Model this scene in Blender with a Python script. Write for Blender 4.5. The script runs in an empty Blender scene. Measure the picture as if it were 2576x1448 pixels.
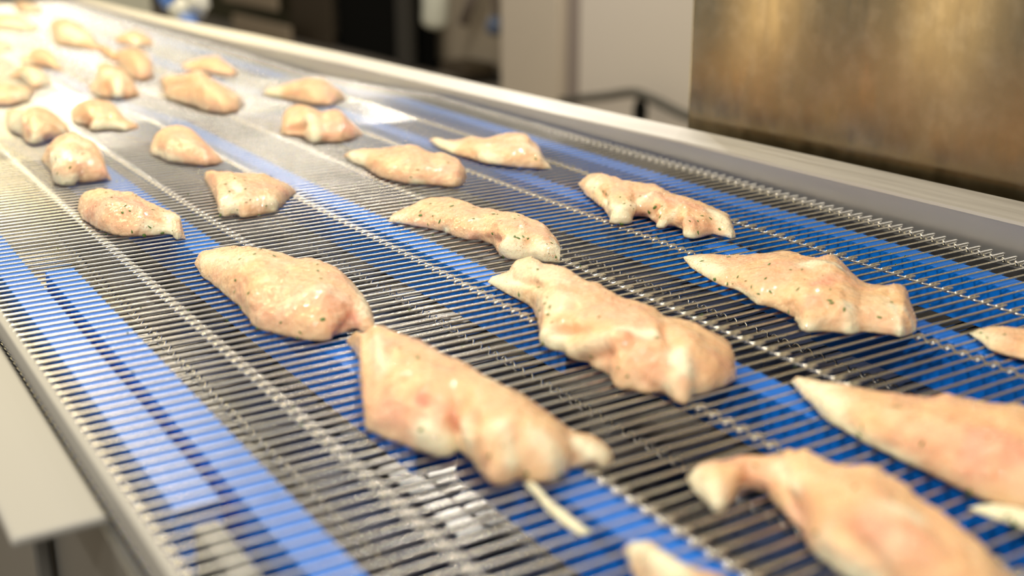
import bpy, math, random
import numpy as np
from mathutils import Vector, Matrix, noise
random.seed(7); rng = np.random.default_rng(7)
C = bpy.context.scene.collection
sc = bpy.context.scene
# ------------------------------------------------------------------ camera, world, lights, exposure
# World frame: +Y = belt travel direction, X = across the belt, belt top at z = BZ, floor at z = 0.
BZ = 0.95
cam_d = bpy.data.cameras.new('camera'); cam = bpy.data.objects.new('camera', cam_d); C.objects.link(cam)
PITCH = math.radians(18.0382); AZ = math.radians(32.0413)
cam.location = (0, 0, BZ + 0.2)
cam.rotation_euler = (math.pi/2 - PITCH, 0, -AZ)
cam_d.sensor_width = 36.0; cam_d.lens = 3040.0/2576.0*36.0
cam_d.clip_start = 0.02; cam_d.clip_end = 60
cam_d.dof.use_dof = True; cam_d.dof.focus_distance = 0.70; cam_d.dof.aperture_fstop = 5.2
sc.camera = cam
w = bpy.data.worlds.new('world'); sc.world = w; w.use_nodes = True
wn = w.node_tree.nodes; wb = wn['Background']
wb.inputs[0].default_value = (1.0, 0.93, 0.82, 1); wb.inputs[1].default_value = 0.40
def area(name, loc, target, sx, sy, power, col, spread=180):
    l = bpy.data.lights.new(name, 'AREA'); l.shape = 'RECTANGLE'; l.size = sx; l.size_y = sy
    l.energy = power; l.color = col; l.spread = math.radians(spread)
    o = bpy.data.objects.new(name, l); C.objects.link(o); o.location = loc
    o.rotation_euler = (Vector(target) - Vector(loc)).to_track_quat('-Z', 'Y').to_euler()
    return o
WARM = (1.0, 0.84, 0.62); NEUT = (1.0, 0.93, 0.82)
area('ceiling_and_helper_light', (0.25, 1.25, BZ+1.8), (0.4, 0.7, BZ), 0.22, 0.10, 9, NEUT)
area('ceiling_and_helper_light', (1.05, 1.35, BZ+1.8), (0.5, 0.7, BZ), 0.22, 0.10, 10, NEUT)
area('ceiling_and_helper_light', (-0.9, 0.7, BZ+1.0), (0.5, 0.5, BZ), 0.10, 0.10, 8, NEUT)
area('ceiling_and_helper_light', (-0.5, -0.9, BZ+1.5), (0.4, 0.6, BZ), 0.16, 0.12, 19, NEUT)  # added front fill behind the camera, brightens camera-facing sides
area('ceiling_and_helper_light', (0.40, 4.4, BZ+1.7), (0.2, 1.4, BZ), 1.0, 0.8, 32, (1.0, 0.80, 0.42))
area('ceiling_and_helper_light', (0.25, 2.1, BZ+1.1), (0.25, 1.9, BZ), 0.5, 0.5, 10, (1.0, 0.80, 0.36))
area('ceiling_and_helper_light', (2.9, 4.6, BZ+2.3), (3.8, 5.8, BZ-0.5), 1.6, 1.0, 80, NEUT)
area('ceiling_and_helper_light', (2.2, 0.6, BZ+2.0), (0.7, 0.6, BZ), 0.15, 0.15, 10, NEUT)
area('ceiling_and_helper_light', (1.7, 3.1, BZ+1.35), (0.5, 0.6, BZ), 0.08, 0.08, 7, NEUT)  # small unseen lamp added beyond the belt for sparkles on wet meat
area('ceiling_and_helper_light', (2.7, 2.5, BZ+1.5), (0.5, 0.6, BZ), 0.08, 0.08, 8, NEUT)  # second added sparkle lamp
area('ceiling_and_helper_light', (0.9, 3.3, BZ+1.8), (0.5, 0.6, BZ), 0.08, 0.08, 8, NEUT)  # third added sparkle lamp
area('added_band_light', (-0.72, 2.13, BZ+.22), (0.66, 0.69, BZ+.22), 0.10, 1.3, 1.1, (1.0, .70, .36))  # unseen tall strip, added to reflect as a bright band on the housing
area('added_band_light', (-0.90, 1.77, BZ+.22), (0.66, 0.525, BZ+.22), 0.15, 1.3, 1.25, (1.0, .72, .38))  # second added strip, for the right-hand band on the housing
sc.view_settings.view_transform = 'Standard'; sc.view_settings.look = 'None'
sc.view_settings.exposure = 0.06; sc.view_settings.gamma = 1.0
sc.view_settings.use_curve_mapping = False
sc.cycles.max_bounces = 8; sc.cycles.glossy_bounces = 5; sc.cycles.diffuse_bounces = 3
sc.cycles.caustics_reflective = False; sc.cycles.caustics_refractive = False
sc.cycles.use_adaptive_sampling = True

# ------------------------------------------------------------------ materials
def mat(name, col, rough=0.5, metal=0.0, **kw):
    m = bpy.data.materials.new(name); m.use_nodes = True
    nt = m.node_tree; b = nt.nodes['Principled BSDF']
    b.inputs['Base Color'].default_value = (*col, 1); b.inputs['Roughness'].default_value = rough
    b.inputs['Metallic'].default_value = metal
    if 'coat' in kw: b.inputs['Coat Weight'].default_value = kw['coat']; b.inputs['Coat Roughness'].default_value = 0.08
    if 'spec' in kw: b.inputs['Specular IOR Level'].default_value = kw['spec']
    def nz(scale, detail=3, vec=None, mul=None):
        tc = nt.nodes.new('ShaderNodeTexCoord'); n = nt.nodes.new('ShaderNodeTexNoise')
        n.inputs['Scale'].default_value = scale; n.inputs['Detail'].default_value = detail
        if mul:
            mp = nt.nodes.new('ShaderNodeMapping'); mp.inputs['Scale'].default_value = mul
            nt.links.new(tc.outputs['Object'], mp.inputs['Vector']); nt.links.new(mp.outputs[0], n.inputs['Vector'])
        else: nt.links.new(tc.outputs['Object'], n.inputs['Vector'])
        return n
    if 'bump' in kw:
        sc_, st, dist = kw['bump'][:3]
        n = nz(sc_, 3, mul=kw.get('bmul')); bp = nt.nodes.new('ShaderNodeBump')
        bp.inputs['Strength'].default_value = st; bp.inputs['Distance'].default_value = dist
        nt.links.new(n.outputs['Fac'], bp.inputs['Height']); nt.links.new(bp.outputs[0], b.inputs['Normal'])
    if 'mix' in kw:      # second colour through noise: (colour, scale, lo, hi)
        c2, s2, lo, hi = kw['mix']; n = nz(s2, 5, mul=kw.get('cmul')); r = nt.nodes.new('ShaderNodeValToRGB')
        r.color_ramp.elements[0].position = lo; r.color_ramp.elements[1].position = hi
        r.color_ramp.elements[0].color = (*col, 1); r.color_ramp.elements[1].color = (*c2, 1)
        nt.links.new(n.outputs['Fac'], r.inputs[0]); nt.links.new(r.outputs[0], b.inputs['Base Color'])
    if 'rmix' in kw:
        lo, hi, s3 = kw['rmix']; n = nz(s3, 4, mul=kw.get('rmul')); mr = nt.nodes.new('ShaderNodeMapRange')
        mr.inputs['From Min'].default_value = 0.3; mr.inputs['From Max'].default_value = 0.7
        mr.inputs['To Min'].default_value = lo; mr.inputs['To Max'].default_value = hi
        nt.links.new(n.outputs['Fac'], mr.inputs['Value']); nt.links.new(mr.outputs[0], b.inputs['Roughness'])
    return m
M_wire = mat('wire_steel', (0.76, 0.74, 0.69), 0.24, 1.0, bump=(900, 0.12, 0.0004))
M_wire_shaded = mat('shaded_wire_steel', (0.36, 0.35, 0.33), 0.26, 1.0)  # same belt steel, colour darkened to stand for shade below the belt
M_pan = mat('pan_steel', (0.30, 0.295, 0.285), 0.25, 1.0, rmix=(0.2, 0.3, 9), bump=(14, 0.025, 0.01), bmul=(1, .35, 1))
M_rail = mat('rail_steel', (0.62, 0.62, 0.62), 0.42, 1.0, rmix=(0.36, 0.5, 60), rmul=(1, .05, 1))
M_railtop = mat('rail_top_steel', (0.58, 0.56, 0.53), 0.5, 0.7, rmix=(0.42, 0.6, 200), rmul=(1, .03, 1))
M_blue = mat('blue_plastic', (0.0, 0.185, 0.80), 0.40, 0.0, spec=0.4, bump=(700, 0.12, 0.0004), bmul=(1, .1, 1))
M_frame = mat('frame_steel', (0.20, 0.195, 0.18), 0.5, 0.6)
M_box = mat('housing_steel', (0.30, 0.255, 0.165), 0.17, 1.0, rmix=(0.15, 0.22, 70), rmul=(1, 1, .3), mix=((0.38, 0.335, 0.24), 55, 0.45, 0.80), bump=(9, 0.025, 0.01), bmul=(1, 1, .15))
nb = M_box.node_tree; bb = nb.nodes['Principled BSDF']; bb.inputs['Anisotropic'].default_value = 0.85; bb.inputs['Anisotropic Rotation'].default_value = 0.25
tg = nb.nodes.new('ShaderNodeTangent'); tg.direction_type = 'RADIAL'; tg.axis = 'Z'; nb.links.new(tg.outputs[0], bb.inputs['Tangent'])
M_plate = mat('plate_enamel', (0.34, 0.33, 0.30), 0.6, 0.0)
M_floor = mat('floor_resin', (0.27, 0.235, 0.19), 0.45, 0.0, mix=((0.21, 0.18, 0.145), 3, 0.35, 0.7))
M_wall = mat('wall_panel', (0.44, 0.37, 0.27), 0.6)
M_white = mat('cream_laminate', (0.62, 0.54, 0.43), 0.45)
M_white2 = mat('white_laminate', (0.74, 0.67, 0.58), 0.45)
M_dark = mat('dark_rubber', (0.005, 0.005, 0.004), 0.8, spec=0.1)
M_brown = mat('dark_brown_curtain', (0.055, 0.038, 0.018), 0.6)
M_grey = mat('grey_paint', (0.05, 0.045, 0.035), 0.6)
M_tan = mat('tan_board', (0.42, 0.33, 0.22), 0.6)
M_olive = mat('olive_tarp', (0.06, 0.055, 0.02), 0.7)
M_hose = mat('hose_rubber', (0.07, 0.065, 0.05), 0.5)
M_bluegrey = mat('blue_grey_plastic', (0.10, 0.13, 0.20), 0.5)
M_mauve = mat('mauve_grey_plastic', (0.30, 0.25, 0.22), 0.5)
M_pale = mat('pale_plastic', (0.66, 0.66, 0.54), 0.5)
M_cloth = mat('white_film', (0.80, 0.80, 0.74), 0.45)
M_bluefilm = mat('blue_film', (0.10, 0.25, 0.75), 0.45)
M_bead = mat('marinade_bead', (0.88, 0.60, 0.36), 0.12, 0.0, coat=1.0, spec=0.8)
M_bar = mat('bar_steel', (0.24, 0.24, 0.23), 0.6, 0.3)
M_herb = mat('herb_green', (0.08, 0.17, 0.02), 0.5)
M_pepper = mat('pepper_dark', (0.06, 0.03, 0.012), 0.5)

def meat():
    m = bpy.data.materials.new('raw_chicken'); m.use_nodes = True
    nt = m.node_tree; N = nt.nodes; L = nt.links; b = N['Principled BSDF']
    at = N.new('ShaderNodeAttribute'); at.attribute_name = 'tone'; at.attribute_type = 'GEOMETRY'
    sep = N.new('ShaderNodeSeparateColor'); L.new(at.outputs['Color'], sep.inputs[0])
    tc = N.new('ShaderNodeTexCoord')
    def nz(s, d, mul=(1, 1, 1)):
        mp = N.new('ShaderNodeMapping'); mp.inputs['Scale'].default_value = mul
        L.new(tc.outputs['Object'], mp.inputs[0])
        n = N.new('ShaderNodeTexNoise'); n.inputs['Scale'].default_value = s; n.inputs['Detail'].default_value = d
        L.new(mp.outputs[0], n.inputs['Vector']); return n
    def mixc(fac, a, c):
        x = N.new('ShaderNodeMix'); x.data_type = 'RGBA'
        if isinstance(a, tuple): x.inputs[6].default_value = (*a, 1)
        else: L.new(a, x.inputs[6])
        x.inputs[7].default_value = (*c, 1); L.new(fac, x.inputs[0]); return x.outputs[2]
    def rng_(src, lo, hi, a=0., c=1.):
        r = N.new('ShaderNodeMapRange'); r.inputs['From Min'].default_value = lo; r.inputs['From Max'].default_value = hi
        r.inputs['To Min'].default_value = a; r.inputs['To Max'].default_value = c
        L.new(src, r.inputs['Value']); return r.outputs[0]
    def mul(a, c):
        x = N.new('ShaderNodeMath'); x.operation = 'MULTIPLY'; L.new(a, x.inputs[0])
        if isinstance(c, float): x.inputs[1].default_value = c
        else: L.new(c, x.inputs[1])
        return x.outputs[0]
    base = mixc(rng_(nz(60, 4).outputs['Fac'], 0.35, 0.7), (0.87, 0.485, 0.25), (0.87, 0.56, 0.275))
    pinkf = mul(sep.outputs['Green'], rng_(nz(45, 3).outputs['Fac'], 0.25, 0.6, 0.6, 1.))
    c1 = mixc(pinkf, base, (0.88, 0.38, 0.25))
    fatf = mul(sep.outputs['Red'], rng_(nz(110, 4).outputs['Fac'], 0.3, 0.62, 0.8, 1.))
    c2 = mixc(fatf, c1, (0.95, 0.86, 0.60))
    ln = nz(34, 3); sb = N.new('ShaderNodeMath'); sb.operation = 'SUBTRACT'; L.new(ln.outputs['Fac'], sb.inputs[0]); sb.inputs[1].default_value = 0.5
    ab = N.new('ShaderNodeMath'); ab.operation = 'ABSOLUTE'; L.new(sb.outputs[0], ab.inputs[0])
    c2 = mixc(mul(rng_(ab.outputs[0], 0.0, 0.03, 0.28, 0.), rng_(nz(25, 1).outputs['Fac'], 0.45, 0.6)), c2, (0.92, 0.80, 0.58))
    spk = rng_(nz(420, 2).outputs['Fac'], 0.70, 0.76, 0., .35)
    c3 = mixc(spk, c2, (0.86, 0.76, 0.55))
    L.new(c3, b.inputs['Base Color'])
    L.new(rng_(nz(150, 3).outputs['Fac'], 0.3, 0.7, 0.38, 0.6), b.inputs['Roughness'])
    b.inputs['Subsurface Weight'].default_value = 0.35
    b.inputs['Subsurface Radius'].default_value = (1.0, 0.45, 0.22); b.inputs['Subsurface Scale'].default_value = 0.006
    b.inputs['Specular IOR Level'].default_value = 0.3
    b.inputs['Coat Weight'].default_value = 1.0; b.inputs['Coat Roughness'].default_value = 0.05
    n1 = nz(170, 4); n2 = nz(380, 3)
    b1 = N.new('ShaderNodeBump'); b1.inputs['Strength'].default_value = 0.55; b1.inputs['Distance'].default_value = 0.003
    b2 = N.new('ShaderNodeBump'); b2.inputs['Strength'].default_value = 0.5; b2.inputs['Distance'].default_value = 0.006
    L.new(n1.outputs['Fac'], b1.inputs['Height']); L.new(n2.outputs['Fac'], b2.inputs['Height'])
    b2.inputs['Strength'].default_value = 0.9; L.new(b1.outputs[0], b2.inputs['Normal']); L.new(b1.outputs[0], b.inputs['Normal']); L.new(b2.outputs[0], b.inputs['Coat Normal'])
    return m
M_meat = meat()

# ------------------------------------------------------------------ helpers
def mesh_obj(name, verts, faces, m, parent=None, smooth=False, loc=(0, 0, 0)):
    me = bpy.data.meshes.new(name); me.from_pydata([tuple(v) for v in verts], [], faces); me.update()
    if smooth: me.polygons.foreach_set('use_smooth', [True]*len(me.polygons))
    me.materials.append(m)
    o = bpy.data.objects.new(name, me); C.objects.link(o); o.location = loc
    if parent: o.parent = parent
    return o
def tag(o, label=None, cat=None, group=None, kind=None):
    if label: o['label'] = label
    if cat: o['category'] = cat
    if group: o['group'] = group
    if kind: o['kind'] = kind
    return o
def thing(name, loc, label, cat, group=None):
    o = bpy.data.objects.new(name, None); C.objects.link(o); o.location = loc; o.empty_display_size = .05
    return tag(o, label, cat, group)
def prism(prof, y0, y1, slices=None):
    """profile [(x,z)...] swept along Y; slices = list of (y, dz)"""
    sl = slices or [(y0, 0), (y1, 0)]; n = len(prof); V = []; F = []
    for y, dz in sl:
        for x, z in prof: V.append((x, y, z + dz))
    for s in range(len(sl)-1):
        for i in range(n):
            j = (i+1) % n; F.append((s*n+i, s*n+j, (s+1)*n+j, (s+1)*n+i))
    F.append(tuple(range(n))[::-1]); F.append(tuple((len(sl)-1)*n+i for i in range(n)))
    return V, F
def box(x0, x1, y0, y1, z0, z1): return prism([(x0, z0), (x1, z0), (x1, z1), (x0, z1)], y0, y1)
def bevel(o, wd=.002, seg=2):
    b = o.modifiers.new('bevel', 'BEVEL'); b.width = wd; b.segments = seg; b.limit_method = 'ANGLE'; return o
def tube(path, r, sides=6, cap=True):
    P = [Vector(p) for p in path]; V = []; F = []; n = len(P); up = Vector((0, 0, 1)); prev = None
    for i, p in enumerate(P):
        t = (P[min(i+1, n-1)] - P[max(i-1, 0)]).normalized()
        if prev is None:
            a = t.cross(up); a = a.normalized() if a.length > 1e-6 else Vector((1, 0, 0))
        else:
            a = prev - t*prev.dot(t); a = a.normalized() if a.length > 1e-6 else prev
        prev = a; bn = t.cross(a); rr = r[i] if isinstance(r, (list, tuple)) else r
        for k in range(sides):
            q = 2*math.pi*k/sides; V.append(tuple(p + a*(math.cos(q)*rr) + bn*(math.sin(q)*rr)))
    for i in range(n-1):
        for k in range(sides):
            k2 = (k+1) % sides; F.append((i*sides+k, i*sides+k2, (i+1)*sides+k2, (i+1)*sides+k))
    if cap: F.append(tuple(range(sides))[::-1]); F.append(tuple((n-1)*sides+k for k in range(sides)))
    return V, F
def smooth_path(pts, sub=5):
    P = [Vector(p) for p in pts]; out = []
    for i in range(len(P)-1):
        p0 = P[max(i-1, 0)]; p1 = P[i]; p2 = P[i+1]; p3 = P[min(i+2, len(P)-1)]
        for s in range(sub):
            t = s/sub; out.append(0.5*((2*p1) + (p2-p0)*t + (2*p0-5*p1+4*p2-p3)*t*t + (3*p1-p0-3*p2+p3)*t**3))
    out.append(P[-1]); return out
def belt_z(y):   # the bed dips a little beyond a support roller far down the line
    return float(np.interp(y, [0, 1.12, 1.44, 2.8], [0, 0, -0.017, -0.020]))
# ------------------------------------------------------------------ belt of cross wires
PT = 0.00842; RW = 0.00070; XA, SP = 0.0935, 0.07189; OFF = 1.3
cols = [XA + SP*i for i in range(8)]          # eight rows of hooks across the belt
def wire_path(dens=3):
    p = PT; r = RW; out = []
    x0 = cols[0]; yl = 0.0
    # left end: wraps under to the neighbouring wire
    out += [(x0+.000, -p*.95, -r*1.2), (x0-.0012, -p*.97, -r*.2), (x0-.0026, -p*.80, -r*2.0), (x0-.0030, -p*.35, -r*2.6), (x0-.0060, 0, -r*1.6), (x0-.0066, 0, -r*.3), (x0-.005, 0, 0)]
    out = [Vector(v) for v in smooth_path(out, dens)]
    y = 0.0
    for i in range(1, 7):
        xc = cols[i]; s = 1 if i % 2 == 0 else -1
        # left section at y; next section at y - s*OFF*p with mirrored hooks
        if i % 2 == 1: y2 = y - OFF*p
        else: y2 = y + OFF*p
        d = (y2 - y)/(OFF*p)
        hook = [(xc-.0022, y, 0), (xc+.0010, y, 0), (xc+.0026, y+d*.04*p, -r*.5), (xc+.0024, y+d*.25*p, -r*2.0), (xc+.0010, y+d*.6*p, -r*2.7),
                (xc-.0006, y+d*1.0*p, -r*2.4), (xc-.0024, y+d*1.24*p, -r*1.5), (xc-.0022, y2, -r*.3), (xc-.0008, y2, 0), (xc+.0022, y2, 0)]
        out += [Vector(v) for v in smooth_path(hook, dens)]
        y = y2
    xe = cols[7]
    end = [(xe-.002, y, 0), (xe+.0095, y, 0), (xe+.0104, y, -r*.9), (xe+.0095, y, -r*2.0), (xe+.0035, y-.02*p, -r*2.3), (xe+.0012, y-.3*p, -r*2.8), (xe+.0010, y-.7*p, -r*2.8), (xe+.0004, y-.98*p, -r*2.3), (xe-.0012, y-1.12*p, -r*.6), (xe-.0016, y-1.02*p, r*1.5), (xe-.0010, y-.90*p, r*.8)]
    out += [Vector(v) for v in smooth_path(end, dens)]
    return out
belt = thing('wire_belt', (0, 0, BZ), 'wide stainless steel wire conveyor belt of closely spaced cross wires carrying raw chicken', 'conveyor belt')
Vw, Fw = tube(wire_path(3), RW, 8)
Y0 = 0.40792 - 0.0                            # phase of the hooks on the sharp side of the belt
ys = [Y0 + n*PT for n in range(-30, 290)]
ys = [y for y in ys if 0.165 < y < 2.78]
first = None
for i, y in enumerate(ys[:100]):
    if first is None:
        first = mesh_obj('cross_wire', Vw, Fw, M_wire, belt, True, (0, y, -RW)); o = first
    else:
        o = first.copy(); C.objects.link(o); o.parent = belt; o.location = (0, y, -RW)
Vf, Ff = tube(wire_path(1), RW, 5, False)
Vf = np.array(Vf); AV = []; AF = []
for k, y in enumerate(ys[100:]):
    q = Vf + np.array([0, y, belt_z(y) - RW]); AV.append(q)
    n = k*len(Vf); AF += [tuple(a+n for a in f) for f in Ff]
o = mesh_obj('cross_wire', np.concatenate(AV), AF, M_wire, belt, True); o['kind'] = 'stuff'

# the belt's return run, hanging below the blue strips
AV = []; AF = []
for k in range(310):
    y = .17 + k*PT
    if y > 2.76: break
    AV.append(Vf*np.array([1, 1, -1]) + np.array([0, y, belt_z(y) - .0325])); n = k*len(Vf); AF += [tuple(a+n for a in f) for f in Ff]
o = mesh_obj('return_wire', np.concatenate(AV), AF, M_wire_shaded, belt, True); o['kind'] = 'stuff'

# ------------------------------------------------------------------ bed under the belt
U = 0.2
def steps(y0, y1): return [(y, belt_z(y)) for y in [y0, 1.12, 1.28, 1.44, 2.0, y1] if y0 <= y <= y1]
side = thing('conveyor_frame', (0.08, .5, BZ), 'fixed conveyor bed under the wire belt with blue strips and a pale left side', 'conveyor frame')
def rel(VF): return [(a-side.location.x, b-side.location.y, c) for a, b, c in VF[0]], VF[1]
def fpart(name, VF, m, bv=0, label=None):
    o = mesh_obj(name, *rel(VF), m, side)
    if bv: bevel(o, bv)
    if label: o['label'] = label
    return o
fpart('drip_pan', prism([(.43*U, -.047), (3.05*U, -.047), (3.05*U, -.044), (.43*U, -.044)], 0, 0, steps(.12, 2.8)), M_pan, 0, 'mirror-like steel drip pan')
for xa, xb, y0, y1, lb in ((.497, .580, 1.887, 13.9, 'leftmost blue strip, stopping short of the near edge'), (.611, .690, .75, 3.464, 'second blue strip from the left, far end cut square'),
                       (1.10, 1.185, .75, 1.98, None), (1.03, 1.125, 2.02, 13.9, None), (1.72, 1.80, .75, 2.28, None), (1.61, 1.69, 2.32, 13.9, None), (2.32, 2.39, .75, 2.18, None), (2.37, 2.455, 2.22, 13.9, None), (2.79, 2.88, .75, 13.9, 'rightmost blue strip beside the rail')):
    fpart('wear_strip', prism([(xa*U, -.0300), (xb*U, -.0300), (xb*U, -.0030), (xa*U, -.0030)], 0, 0, steps(y0*U, y1*U)), M_blue, .0006, lb)
fpart('support_bar', box(.515*U, .560*U, .15, 1.86*U, -.030, -.006), M_bar, .001)
fpart('edge_bar', prism([(.419*U, -.012), (.440*U, -.012), (.440*U, -.0006), (.419*U, -.0006)], 0, 0, steps(.15, 2.8)), M_plate, .0008)
fpart('side_panel', box(.405*U, .425*U, .15, 2.8, -.26, -.020), M_frame)
fpart('side_plate', box(.245*U, .408*U, 2.0*U, 1.9, -.013, -.0095), M_plate, .0015, 'smooth pale cream plate')
for yy in (.30, .52, 1.3, 2.2): fpart('bracket', box(.36*U, .40*U, yy, yy+.012, -.24, -.03), M_frame, .002)
fpart('underside_tray', box(.43*U, 3.05*U, .13, 2.8, -.10, -.08), M_frame)
for (x_, yy) in ((.40*U, .9), (3.05*U, .9), (.40*U, 2.5), (3.05*U, 2.5)): fpart('leg', box(x_-.02, x_+.02, yy-.02, yy+.02, -BZ, -.10), M_frame)

# right guide rail: inner web, rolled edge and sloped top flange
rail = thing('guide_rail', (3.1*U, .5, BZ), 'long grey steel guide rail with pale top along the right side of the belt', 'rail')
st = [(.3, .098, .125), (2.1, .090, .116), (3.05, .078, .104), (3.64, .074, .094), (4.54, .052, .078), (5.6, .036, .062), (6.87, .016, .046), (7.8, -.006, .028), (8.7, -.029, .012), (10.7, -.062, -.035), (12, -.076, -.055), (13.9, -.085, -.07)]
def sweep(prof_fn, name, m):
    V = []; F = []; n = None
    for y, zl, zt in st:
        pr = prof_fn(y, zl, zt); n = len(pr)
        V += [((x*U)-rail.location.x, y*U-rail.location.y, z*U) for x, z in pr]
    for s in range(len(st)-1):
        for i in range(n):
            j = (i+1) % n; F.append((s*n+i, s*n+j, (s+1)*n+j, (s+1)*n+i))
    F.append(tuple(range(n))[::-1]); F.append(tuple((len(st)-1)*n+i for i in range(n)))
    return mesh_obj(name, V, F, m, rail)
sweep(lambda y, a, b: [(3.070, belt_z(y*U)/U-.05), (3.082, belt_z(y*U)/U-.05), (3.082, a-.008), (3.070, a-.008)], 'web', M_rail)
o = sweep(lambda y, a, b: [(3.068, a-.010), (3.080, a-.010), (3.20, b-.010), (3.20, b), (3.082, a+.002), (3.070, a)], 'top_flange', M_railtop)
sweep(lambda y, a, b: [(3.188, belt_z(y*U)/U-.30), (3.20, belt_z(y*U)/U-.30), (3.20, b-.009), (3.188, b-.009)], 'outer_skirt', M_rail)

# stainless housing behind the rail
hs = thing('machine_housing', (3.30*U, .2, BZ), 'tall brownish stainless steel machine housing standing behind the guide rail', 'machine')
V, F = box(0, .35, -.62, .578, .0, .62); V = [(a, b, c) for a, b, c in V]
bevel(mesh_obj('cover', V, F, M_box, hs), .003, 3)
V, F = box(.02, .33, -.60, .56, -BZ, .0); mesh_obj('base', V, F, M_grey, hs)
V, F = tube([(-.0022, .176, .045), (.001, .176, .045)], .0045, 16); mesh_obj('rivet', V, F, M_box, hs)

# ------------------------------------------------------------------ room behind
def structure(name, V, F, m): o = mesh_obj(name, V, F, m); o['kind'] = 'structure'; return o
structure('floor', *box(-3, 6, -2, 15, -.05, 0), M_floor)
structure('wall_right', *box(4.05, 4.15, -2, 15, 0, 3.2), M_wall)
structure('wall_back', *box(-3, 4.05, 15, 15.1, 0, 3.2), M_wall)
structure('baseboard_right', *box(4.02, 4.05, -2, 15, 0, .07), M_grey)
def sbox(name, b, m, label, cat, bev=.01):
    x0, x1, y0, y1, z0, z1 = b
    c = ((x0+x1)/2, (y0+y1)/2, z0)
    o = mesh_obj(name, *box(x0-c[0], x1-c[0], y0-c[1], y1-c[1], 0, z1-z0), m, loc=c)
    if bev: bevel(o, bev)
    return tag(o, label, cat)
def cabinet(x0, y0, y1, h, m, label):
    t = thing('cabinet', (x0, (y0+y1)/2, 0), label, 'cabinet'); hw = (y1-y0)/2
    mesh_obj('body', *box(.02, .45, -hw, hw, .08, h), m, t)
    bevel(mesh_obj('door', *box(0, .02, -hw+.01, hw-.01, .09, h-.01), m, t), .004)
    mesh_obj('plinth', *box(.04, .44, -hw+.02, hw-.02, 0, .08), M_grey, t)
    return t
cabinet(3.55, 5.22, 5.80, 1.9, M_white, 'tall cream cabinet left of the wide white panel in the blurred background')
wp = sbox('wall_panel', (3.62, 3.70, 3.3, 5.14, .06, 2.2), M_white2, 'wide white upright panel in the background beside the steel housing', 'panel')
sbox('post', (3.60, 3.66, 5.14, 5.22, 0, 2.2), M_mauve, 'slim mauve-grey post between the cream cabinet and the white panel', 'post')
sbox('curtain', (3.96, 4.0, 7.35, 8.9, 0, 2.4), M_dark, 'black sheet standing for the dark opening behind the belt', 'curtain')  # near-black flat sheet, its colour stands in for the opening's darkness
sbox('curtain', (3.90, 3.95, 8.93, 9.75, 0, 2.4), M_brown, 'dark brown curtain left of the black opening', 'curtain')
sbox('post', (3.86, 3.92, 7.50, 7.70, 0, 2.4), M_grey, 'dark grey post standing in front of the black sheet', 'post')
sbox('shelf_unit', (3.80, 4.02, 6.62, 6.95, .05, .13), M_brown, 'low dark brown shelf at the foot of the beige wall', 'shelf')
sbox('board', (3.80, 3.84, 9.80, 11.1, .22, .40), M_tan, 'upper tan board leaning against the back wall', 'board')
sbox('board', (3.70, 3.74, 9.3, 10.6, 0, .14), M_tan, 'lower tan board resting on the floor by the back wall', 'board')
sbox('tarp', (3.95, 4.0, 9.8, 13.5, 0, 1.2), M_olive, 'dark olive tarp hanging low on the far wall', 'tarp')
V, F = tube(smooth_path([(3.5, 5.12, .14), (3.5, 4.95, .175), (3.5, 4.72, .22), (3.5, 4.527, .262), (3.5, 4.42, .258), (3.5, 4.318, .244), (3.5, 4.1, .21), (3.5, 3.8, .2)]), .022, 10)
hz = thing('hose', (0, 0, 0), 'dark rubber hose on a short black stand, arching before the white panel', 'hose'); mesh_obj('rubber_hose', V, F, M_hose, hz, True)
V, F = tube([(3.5, 4.46, .0), (3.5, 4.46, .20), (3.5, 4.46, .24)], [.03, .035, .02], 12)
mesh_obj('stand', V, F, M_dark, hz, True)
V, F = tube(smooth_path([(3.82, 7.15, 1.2), (3.82, 7.04, .6), (3.82, 7.04, .38), (3.82, 7.05, .32)]), [.09]*11+[.088, .08, .06, .03, .01], 14)
o = mesh_obj('container', V, F, M_pale, None, True); tag(o, 'pale rounded plastic container hanging by the dark opening', 'container')
V, F = tube([(3.95, 6.62, .75), (3.95, 6.90, .36)], .035, 8)
o = mesh_obj('paddle', V, F, M_mauve, None, True); tag(o, 'grey paddle leaning diagonally on the beige wall', 'paddle')
sc_ = thing('scoop', (3.9, 6.42, .33), 'blue-grey scoop hanging beside the cream cabinet', 'scoop')
V, F = tube(smooth_path([(0, 0, .0), (0, 0, .03), (0, 0, .08), (0, 0, .12)], 3), [.02, .04, .055, .06, .06, .06, .055, .045, .03, .015], 12); mesh_obj('bowl', V, F, M_bluegrey, sc_, True)
V, F = tube([(0, 0, .11), (0, 0, .7)], .022, 8); mesh_obj('handle', V, F, M_mauve, sc_, True)
sbox('crate', (.98, 1.15, 4.05, 6.4, 0, BZ-.07), M_pale, 'pale green-grey covered crate behind the far end of the rail', 'crate', .02)
def lump(name, c, s, m, parent=None, seed=0, amp=.25):
    V = []; F = []; n, k = 18, 12
    for i in range(k+1):
        ph = math.pi*i/k
        for j in range(n):
            a = 2*math.pi*j/n; d = Vector((math.sin(ph)*math.cos(a), math.sin(ph)*math.sin(a), math.cos(ph)))
            q = 1 + amp*noise.noise(d*2.1 + Vector((seed, 0, 0)))*2
            V.append((c[0]+d.x*s[0]*q, c[1]+d.y*s[1]*q, c[2]+d.z*s[2]*q))
    for i in range(k):
        for j in range(n):
            F.append((i*n+j, i*n+(j+1) % n, (i+1)*n+(j+1) % n, (i+1)*n+j))
    return mesh_obj(name, V, F, m, parent, True)
bd = thing('plastic_bundle', (.92, 2.95, BZ-.08), 'crumpled white and blue plastic bundle lying behind the rail', 'bundle')
lump('white_film', (0.0, .045, .005), (.025, .05, .03), M_cloth, bd, 1)
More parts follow.
